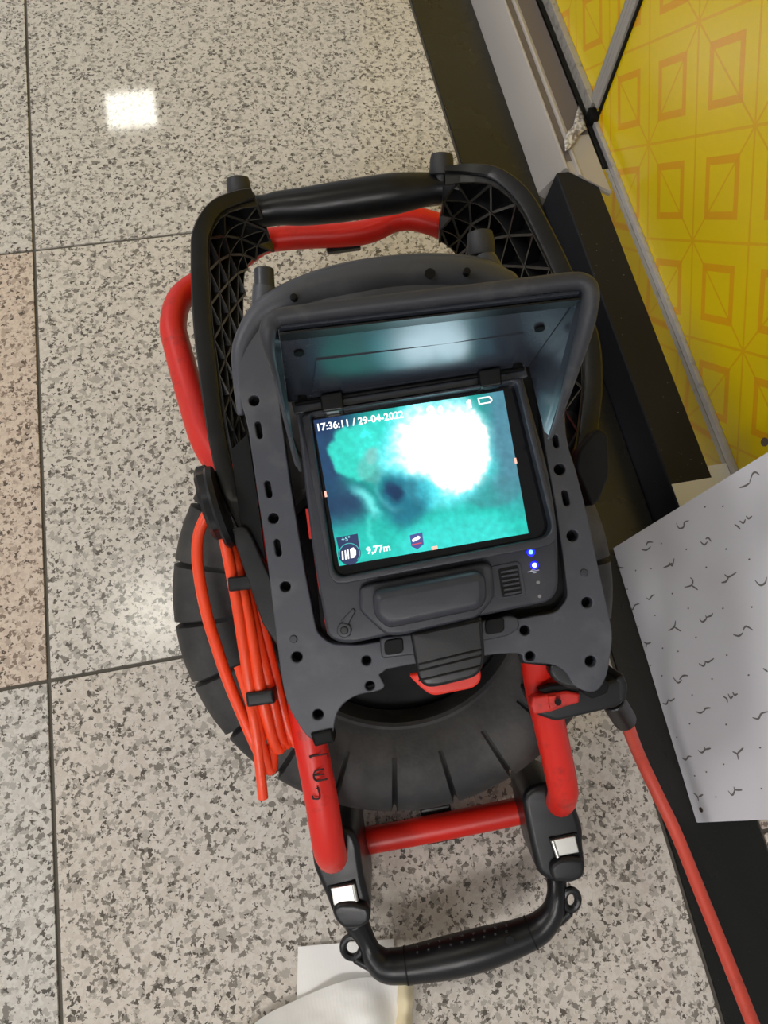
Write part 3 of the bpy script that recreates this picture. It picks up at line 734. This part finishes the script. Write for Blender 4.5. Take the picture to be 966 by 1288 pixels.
for pts in ([(160,655),(166,654),(169,690),(162,691)], [(172,652),(177,651),(181,688),(175,689)], [(183,649),(188,648),(191,686),(186,687)], [(194,646),(208,640),(218,652),(219,670),(210,682),(197,684)]):
    spoly('camera_icon', crop(pts), WTXT, d=SD-.0003)
spoly('badge', crop([(436,595),(487,583),(493,632),(468,652),(443,640)]), emis('badge_blue', (70, 80, 150), 1.0))
spoly('badge_mark', crop([(446,612),(470,597),(480,602),(476,610),(452,622),(446,620)]), WTXT, d=SD-.0003)
spoly('badge_line', crop([(444,632),(484,624),(485,628),(445,636)]), REDT, d=SD-.0003)
for pts in ([(88,412),(97,410),(102,434),(93,436)], [(858,284),(867,282),(872,305),(863,307)], [(524,643),(548,639),(550,653),(526,657)]):
    spoly('tick_mark', crop(pts), OTXT)
spoly('card_icon', crop([(665,50),(674,40),(684,42),(688,75),(668,78)]), WTXT)
ICON = emis('icon_white', (255, 255, 255), 1.25)
def band_uv(name, outer, inner):
    bm = bmesh.new(); n = len(outer)
    V = [bm.verts.new(suv(*c2uv(*p), SD-.0002)) for p in outer]; I = [bm.verts.new(suv(*c2uv(*p), SD-.0002)) for p in inner]
    for k in range(n): bm.faces.new((V[k], V[(k+1) % n], I[(k+1) % n], I[k]))
    from_bm(name, bm, ICON, mo, 0)
def ell(cx, cy, rx, ry): return [(cx+rx*math.cos(t), cy+ry*math.sin(t)) for t in [k*math.pi/8 for k in range(16)]]
band_uv('battery_icon', [(710,34),(758,26),(770,38),(771,46),(764,55),(716,63)], [(717,39),(755,33),(763,40),(764,45),(759,50),(721,57)])
band_uv('lamp_icon', ell(520,82,17,17), ell(520,82,7,7))
band_uv('zero_icon', ell(560,80,10,16), ell(560,80,5,10))

# controls under the screen
BL1, BL2 = emis('blue_led', (90, 140, 255), 4.0), emis('white_blue_led', (190, 210, 255), 6.0)
BHALO = emis('blue_led_rim', (10, 20, 255), 2.2)
for x, y, m in ((668, 694.5, BL1), (672.5, 711, BL2)):
    plate('led_window', circ(x, y, 5.2), .5468, .5485, BHALO, mo, .0003); plate('led', circ(x, y, 2.8), .5460, .5472, m, mo, .0003)
spoly_ = strokes('usb_mark', [[(664,719.5),(678,717)], [(667,719),(670,716.5),(673,716)], [(669,718.5),(672,720.5),(675,719.5)]], .5476, .0003, NT('print_white').set(Base_Color=(.6,.6,.65,1), Roughness=.5), mo)
for x, y in ((677, 732.5), (679, 750)): plate('pin_hole', circ(x, y, 2.4, 10), .5474, .5484, NT('grey_pin').set(Base_Color=lin((130,130,132)), Roughness=.5), mo, .0003)
gr = plate('speaker_recess', rpoly([(627,716),(651,711),(656,745),(632,750)], 3), .5474, .5486, DARK, mo, .0003)
for k in range(6):
    y = 718.5+k*5.6; x = 630+k*.9
    plate('grille_bar', rpoly([(x,y),(x+21,y-3.8),(x+21.4,y-1.0),(x+.4,y+2.8)], 1), .5462, .5478, SMOOTHB, gr, .0003)
plate('grille_frame', rpoly([(616,713),(650,706),(655,709),(662,748),(630,754),(622,750)], 3), .5470, .5484, SMOOTHB, mo, .0003, [rpoly([(626,715),(652,710),(657,746),(632,751)], 3)])
plate('boss', circ(433, 793, 9.5), .5455, .549, SMOOTHB, mo, .001)
plate('boss_screw', circ(433, 793, 5.2), .5448, .547, BLACK, mo, .0008)
plate('boss_rib', rpoly([(428,782),(444,765),(448,768),(438,786)], 2), .546, .549, SMOOTHB, mo, .001)
# latch: box with a rounded front, its flap and the red tongue
plate('latch_surround', rpoly([(452,738,8),(470,733,8),(610,706,10),(620,712,8),(623,752,10),(606,772,10),(600,778,6),(504,800,8),(486,800,8),(460,776,10),(452,768,6)], 8), .541, .552, SMOOTHB, mo, .003)
lb = plate('latch_body', rpoly([(468,745,12),(602,718,12),(612,726,8),(614,756,12),(604,768,8),(500,790,8),(488,792,8),(470,776,10)], 8), .522, .545, SMOOTHB, mo, .0068, res=4)
fl = plate('latch_flap', rpoly([(516,796,6),(606,774,6),(611,830,14),(602,852,14),(540,867,14),(527,858,12)], 8), .541, .556, BLACK, mo, .003)
for y0, y1 in ((836,817),(844,825),(856,838),(798,781)): 
    strokes('flap_ridge', [[(527,y0),(605,y1)]], .5405, .0007, BLACK, fl)
plate('latch_tongue', rpoly([(514,850),(520,848),(604,838),(606,856),(596,866),(545,876),(532,868)], 8), .558, .566, red_mat('red_tongue', (235, 50, 30), .35, .2), mo, .002)

# sun hood
hd_ = .546; rd = .456
HL, HR = dv(362, 503, hd_), dv(664, 458, hd_)            # hinge line
TLr, TRr = dv(345, 402, rd), dv(732, 355, rd)            # top of the rim
TIPR = dv(690, 548, .505); TIPL = dv(376, 588, .530)
hood = slab3('sun_hood', [HL, HR, dv(729, 364, rd+.001), dv(350, 408, rd+.001)], -.0025, HOODIN, reel, .0006)
nh = (HR-HL).cross(dv(729,364,rd)-HL).normalized()
if nh.z < 0: nh = -nh
def hp(u, v):                                            # on the hood panel, u across, v hinge->rim
    return (HL*(1-u)+HR*u)*(1-v)+(dv(350,408,rd+.001)*(1-u)+dv(729,364,rd+.001)*u)*v+nh*.0025
slab3('hood_flap', [HR, dv(729,364,rd+.001), dv(741,366,rd+.001), dv(741,386,.459), TIPR, dv(684,543,.512)], -.0022, HOODIN, hood, .0005)
slab3('hood_flap', [HL, dv(350,408,rd+.001), dv(340,412,rd+.001), dv(338,435,.460), TIPL, dv(371,575,.534)], .0022, HOODIN, hood, .0005)
rim = [dv(378,592,.531), dv(360,530,.505), dv(345,465,.474), dv(338,435,.460), dv(337,415,rd), dv(345,403,rd), dv(362,397,rd), dv(450,386,rd), dv(550,374,rd), dv(650,362,rd), dv(715,354,rd), dv(733,355,rd), dv(742,364,rd), dv(742,382,.458), dv(734,420,.466), dv(716,480,.482), dv(700,532,.498), dv(691,552,.504)]
RP = catmull(rim, 5); NN = len(RP)
rr_ = [.0014+.0042*(sst(.05, .26, i/NN)*sst(.98, .78, i/NN)) for i in range(NN)]
bm = bmesh.new(); tube_bm(bm, RP, rr_, 14); from_bm('hood_rim', bm, HOODRIM, hood, 60)
slab3('hood_inset', [hp(.10,.14)+nh*.0002, hp(.90,.14)+nh*.0002, hp(.88,.58)+nh*.0002, hp(.12,.58)+nh*.0002], -.0012, HOODIN, hood, .0004)
for u, v in ((.06,.70),(.93,.62),(.06,.07),(.94,.08)):
    c = hp(u, v)+nh*.0002; cyl('hood_screw', c, c+nh*.002, .0034, DARK, hood, None, 14)
slab3('hood_lip', [hp(.0,.86), hp(1.0,.86), hp(1.0,1.0)+nh*.003, hp(0,1.0)+nh*.003], -.0012, BLACK, hood, .0004)
# hinge rod and its two brackets
tube('hinge_rod', [dv(372,508,.541), dv(658,464,.541)], .0016, DARK, hood, 10)
for (x, y) in ((418, 505), (618, 474)):
    plate('hinge_bracket', rpoly([(x-16,y-8),(x+12,y-13),(x+14,y+10),(x-13,y+14)], 3), .532, .548, BLACK, hood, .0015)
    plate('hinge_pin', rpoly([(x-9,y+9),(x+8,y+6),(x+9,y+12),(x-8,y+15)], 1.5), .535, .545, STEEL if x < 500 else BLACK, hood, .0008)
plate('hinge_strip', rpoly([(366,506),(660,460),(664,474),(370,521)], 2), .5445, .552, HOODIN, hood, .0006)

# ------------------------------------------------------------------ loops of orange cable strapped to the reel
cb = empty('cable_bundle', BASE, RC)
tag(cb, 'orange cable looped several times and strapped against the left side of the black tyre', 'cable')
CR = .0047
st = [[(264,640,.605),(251,668,.606),(248,700,.606),(253,740,.606),(262,780,.606),(270,806,.605),(286,854,.604),(309,909,.602),(325,944,.602),(338,968,.604),(343,960,.606),(340,940,.608)],
      [(281,672,.602),(288,705,.596),(299,764,.594),(306,810,.593),(313,854,.593),(321,900,.594),(330,945,.596),(339,968,.600),(343,955,.603),(340,935,.605)],
      [(289,680,.606),(300,719,.600),(312,775,.596),(320,820,.594),(326,860,.593),(336,905,.595),(345,935,.600),(352,942,.604),(355,930,.606)],
      [(300,700,.608),(314,757,.603),(324,803,.600),(334,846,.598),(345,893,.600),(352,926,.604),(360,936,.608),(364,922,.610)],
      [(310,720,.612),(326,772,.607),(338,820,.606),(347,856,.606),(358,902,.608),(368,930,.610),(376,934,.612),(378,922,.614)],
      [(300,838,.600),(309,866,.596),(317,893,.592),(323,930,.592),(328,975,.594),(331,1004,.596)]]
for i, p in enumerate(st): dtube('strand', p, CR if i < 5 else .0041, ORANGE, cb, 12, 5, False)
for (x, y, an, hw) in ((303,734,-.10,17), (327,879,-.14,18)):
    c, s = math.cos(an), math.sin(an)
    q = [(x+dx*c-dy*s, y+dx*s+dy*c) for dx, dy in ((-hw,-9),(hw,-9),(hw,9),(-hw,9))]
    plate('cable_clip', rpoly(q, 3), .5850, .6100, BLACK, cb, .0025)

# push cable running from the guide across the black stone
pc = empty('push_cable', at(800, 945, .0)); tag(pc, 'long worn red push cable running from the reel over the black stone strip', 'cable')
P = [BASE+RC@dv(*p) for p in ((783,896,.664),(789,912,.690),(803,948,.735),(826,997,.742),(850,1047,.735),(875,1108,.718),(904,1180,.692),(935,1258,.664),(962,1325,.640),(990,1390,.62))]
P = [p-pc.location for p in catmull(P, 6)]
tube('sheath', P, .0062, PUSH, pc, 14)

# ------------------------------------------------------------------ ceiling tile leaning against the wall
A0, B0 = at(770, 690), at(875, 1035)
UPV = Vector((.2484, .0413, .9678)).normalized()
ex = (A0-B0); WID = ex.length; ex.normalize(); UPV = (UPV-ex*UPV.dot(ex)).normalized()
nz_ = ex.cross(UPV)
if nz_.x > 0: nz_ = -nz_                                  # faces the camera
th = .012
pt_rot = Matrix((ex, UPV, ex.cross(UPV))).transposed()
B1 = Vector((B0.x, B0.y, .0012+.0005))
ct = empty('ceiling_tile', B1, pt_rot)
tag(ct, 'white mineral ceiling tile with fissures leaning against the yellow wall', 'ceiling tile')
sgn = 1 if (ex.cross(UPV)).dot(nz_) > 0 else -1
a = NT('ceiling_tile_white'); n1 = a.noise(a.coord('Object'), 5, 3); n2 = a.noise(a.coord('Object'), 500, 2)
a.set(Base_Color=a.mix(a.ramp(n1, [(.5, 0.0), (.8, 1.0)]), lin((216, 216, 222)), lin((206, 203, 204))), Roughness=.75); a.bump(n2, .1, .0005); CT = a.m
hT = .598
z0, z1 = (-th, 0) if sgn > 0 else (0, th)
box('tile_board', 0, WID, 0, hT, z0, z1, CT, ct, .0012)
# fissures: positions read off the photograph, placed on the board
def onboard(px, py, lift=.0002):
    r = M @ Vector((px-CX, py-CY, F)); t = (B1-CAM).dot(nz_)/r.dot(nz_); p = CAM+r*t
    q = p-B1; return Vector((q.dot(ex), q.dot(UPV), sgn*lift))
def c4(x, y): return (740+x/2.478, 540+y/2.478)
fis = [[(472,182),(490,176),(505,166)],[(503,165),(512,140),(522,134),(534,142)],[(275,292),(283,308),(297,305),(300,290),(314,284)],[(166,375),(182,376),(195,365)],[(180,365),(186,352),(202,352)],
 [(234,432),(252,424),(262,416)],[(252,414),(262,425),(268,402)],[(350,350),(362,360),(372,350)],[(366,342),(374,338),(384,350)],[(456,296),(468,304),(474,312)],[(472,285),(484,292),(490,280)],[(492,270),(500,278),(511,270)],
 [(90,420),(98,430),(112,432)],[(98,430),(94,446)],[(130,550),(138,562),(146,548),(160,544)],[(182,525),(190,530),(200,518),(208,516)],[(300,492),(322,486),(326,470),(318,462)],[(322,486),(342,500)],
 [(415,478),(430,474),(438,460)],[(425,452),(438,460),(462,446)],[(520,470),(536,486),(552,478),(556,460)],[(346,590),(356,600),(368,590),(366,580)],[(368,586),(384,580),(388,572)],
 [(250,628),(268,616),(272,596)],[(268,616),(290,630)],[(452,640),(470,644),(482,634)],[(482,628),(492,614),(514,626)],[(172,662),(184,668),(196,664)],[(182,668),(180,680)],
 [(345,730),(360,738),(366,724)],[(362,722),(374,726),(392,714)],[(264,772),(280,790),(292,780)],[(284,780),(296,768),(312,768)],[(545,745),(560,755)],[(232,854),(244,856),(250,842)],[(248,842),(258,846),(270,838)],
 [(420,832),(432,840),(434,852)],[(436,824),(444,838),(452,830)],[(450,818),(456,828),(466,824)],[(336,880),(350,884),(360,878)],[(360,880),(366,870),(382,868)],[(512,898),(530,902),(540,886),(560,880)],
 [(292,1024),(304,1030),(312,1020),(322,1020)],[(342,1000),(354,1008),(364,998),(362,990)],[(364,998),(382,994)],[(450,1005),(464,1012),(468,1030)],[(464,1012),(484,992)],[(328,1134),(340,1144),(344,1158)],[(344,1146),(358,1138)],
 [(436,1126),(448,1140),(456,1128),(454,1114)],[(456,1124),(480,1124)]]
bm = bmesh.new()
def ribbon(P, w):
    n = len(P); L = []
    for i in range(n):
        t = (P[min(i+1, n-1)]-P[max(i-1, 0)]).normalized(); s = Vector((-t.y, t.x, 0)); ww = w*(.35+.65*math.sin(math.pi*(i+.4)/(n-.2)))
        L.append((bm.verts.new(P[i]+s*ww), bm.verts.new(P[i]-s*ww)))
    for a_, b_ in zip(L, L[1:]): bm.faces.new((a_[0], b_[0], b_[1], a_[1]))
for f in fis: ribbon(catmull([onboard(*c4(*p)) for p in f], 4), .0010)
rnd = random.Random(4)                                   # the rest of the board, above the photograph's edge
for k in range(70):
    x, y = rnd.uniform(.012, WID-.012), rnd.uniform(.03, hT-.012)
    pr = CAM-(B1+ex*x+UPV*y); pr = RC.transposed() @ -pr; px_ = CX+F*pr.x/-pr.z
    if px_ < 975: continue
    an = rnd.uniform(-.6, .6)+(math.pi if k % 2 else 0); q = [(-.008,.002),(-.003,-.002),(0,.001),(.003,-.003),(.009,.003)]
    ribbon(catmull([Vector((x+u_*math.cos(an)-v_*math.sin(an), y+u_*math.sin(an)+v_*math.cos(an), sgn*.0002)) for u_, v_ in q[:rnd.choice((3, 5))]], 3), .0010)
from_bm('fissures', bm, NT('fissure_shadow').set(Base_Color=lin((112, 110, 110)), Roughness=.95), ct, 0)['kind'] = 'stuff'
dots = [(364,242),(420,240),(228,356),(306,374),(430,373),(502,405),(368,430),(148,440),(196,434),(122,498),(262,512),(312,558),(420,558),(510,554),(208,580),(156,614),(336,648),(232,682),(280,692),(432,704),(194,736),(230,768),(386,778),(500,766),(324,828),(316,918),(276,960),(430,920),(536,992),(422,1044),(332,1080),(368,1068),(398,1146),(540,1120),(80,412)]
bm = bmesh.new()
for d in dots:
    c = onboard(*c4(*d)); r = .0011
    bm.faces.new([bm.verts.new(c+Vector((r*math.cos(t)*.8, r*math.sin(t)*1.2, 0))) for t in [k*math.pi/4 for k in range(8)]])
from_bm('pinholes', bm, NT('pinhole_shadow').set(Base_Color=lin((105, 103, 103)), Roughness=.95), ct, 0)['kind'] = 'stuff'
for x, y, r in ((962, 556, .0042), (882, 1018.5, .0026)):
    c = onboard(x, y, 0); cyl('screw_hole', c, c+Vector((0,0,sgn*.0006)), r, NT('rusty_hole').set(Base_Color=lin((64, 52, 40)), Roughness=.8), ct, None, 14)

# ------------------------------------------------------------------ paper towel on the floor
pt = empty('paper_towel', at(430, 1250)); tag(pt, 'crumpled white paper towel on the floor under the lower black handle', 'paper towel')
def sheet(name, corners, hf, nu, nv, mat, edge=None):
    """corners world xy (bl, br, tr, tl) on the floor; hf(u, v) height"""
    bm = bmesh.new(); g = []
    for j in range(nv+1):
        row = []
        for i in range(nu+1):
            u, v = i/nu, j/nv
            p = (corners[0]*(1-u)+corners[1]*u)*(1-v)+(corners[3]*(1-u)+corners[2]*u)*v
            if edge: p = p+edge(u, v)
            row.append(bm.verts.new(Vector((p.x, p.y, hf(u, v, p)))-pt.location))
        g.append(row)
    for j in range(nv):
        for i in range(nu): bm.faces.new((g[j][i], g[j][i+1], g[j+1][i+1], g[j+1][i]))
    bmesh.ops.recalc_face_normals(bm, faces=bm.faces[:])
    me = bpy.data.meshes.new(name); bm.to_mesh(me); bm.free()
    if me.polygons[0].normal.z < 0: me.flip_normals()
    o = link(name, me, mat, pt, 0); me.shade_smooth()
    return o
a = NT('tissue_paper'); co = a.n('ShaderNodeNewGeometry').outputs['Position']; n2 = a.noise(co, 300, 2); wv = a.n('ShaderNodeTexWave'); wv.inputs['Scale'].default_value = 90; wv.inputs['Distortion'].default_value = 3; a.l(co, wv.inputs['Vector'])
a.set(Base_Color=lin((240, 238, 234)), Roughness=.9, Subsurface_Weight=.0); a.bump(a.math('ADD', n2, a.math('MULTIPLY', wv.outputs[1], .5)), .15, .0006); TIS = a.m
def F2(x, y): q = at(x, y); return Vector((q.x, q.y, 0))
def h1(u, v, p): return .0022+.0018*(1+noise.fractal(Vector((p.x*30, p.y*30, 1)), 1, 2, 3))*.6
sheet('lower_sheet', [F2(372,1330), F2(500,1330), F2(495,1180), F2(375,1190)], h1, 30, 40, TIS)
def h2(u, v, p):
    e = min(1, (1-v)*5); e2 = min(1, (1-u)*6)
    f = .008+.016*math.sin(min(1, (1-v)*2.2)*math.pi/2)*(.35+.65*e2)
    f += .0035*noise.fractal(Vector((p.x*24, p.y*24, 5)), 1, 2, 4)+.005*math.sin(u*26+v*5)*sst(.6, .92, u)*sst(.0, .3, 1-v)
    return max(.0055, f)
def e2(u, v): return Vector((0, -.055*(2*max(0, .72-u))**2*v+.006*math.sin(u*9)*v, 0))
sheet('upper_sheet', [F2(170,1400), F2(496,1400), F2(505,1238), F2(240,1222)], h2, 60, 44, TIS, e2)
def h3(u, v, p): return .008+.010*math.sin(u*math.pi)+.002*math.sin(v*30)
a = NT('tissue_fold'); a.set(Base_Color=lin((226, 212, 176)), Roughness=.85); 
sheet('folded_edge', [F2(488,1400), F2(513,1400), F2(519,1238), F2(500,1232)], h3, 8, 30, a.m)

# torn sticker left at the end of the steel cover
ts = empty('torn_sticker', at(717, 168, .066)); tag(ts, 'torn scrap of silvery sticker stuck at the end of the steel skirting', 'sticker')
bm = bmesh.new(); nn = 16; ctr = at(724, 160, .0655)-ts.location
pts = [(728,132),(734,145),(738,163),(730,168),(724,178),(715,188),(711,190),(710,178),(713,166),(721,158),(724,145)]
vs_ = []
for k, p_ in enumerate(pts):
    q = at(p_[0], p_[1], .0665)-ts.location; q.z += .003*noise.noise(Vector((k*1.7, 0, 0))); vs_.append(bm.verts.new(q))
cen = bm.verts.new(ctr+Vector((0, 0, .004)))
for k in range(len(vs_)): bm.faces.new((vs_[k], vs_[(k+1) % len(vs_)], cen))
bmesh.ops.subdivide_edges(bm, edges=bm.edges[:], cuts=3, use_grid_fill=True)
for v_ in bm.verts: v_.co.z += .0016*noise.fractal(Vector((v_.co.x*160, v_.co.y*160, 3)), 1, 2, 3)
a = NT('silver_sticker'); n1 = a.noise(a.coord('Object'), 160, 3); a.set(Base_Color=a.mix(a.ramp(n1, [(.4, 0.0), (.6, 1.0)]), lin((225, 222, 218)), lin((140, 130, 126))), Roughness=.35, Metallic=.3)
so = from_bm('sticker_film', bm, a.m, ts, 20)
md = so.modifiers.new('thick', 'SOLIDIFY'); md.thickness = .0004
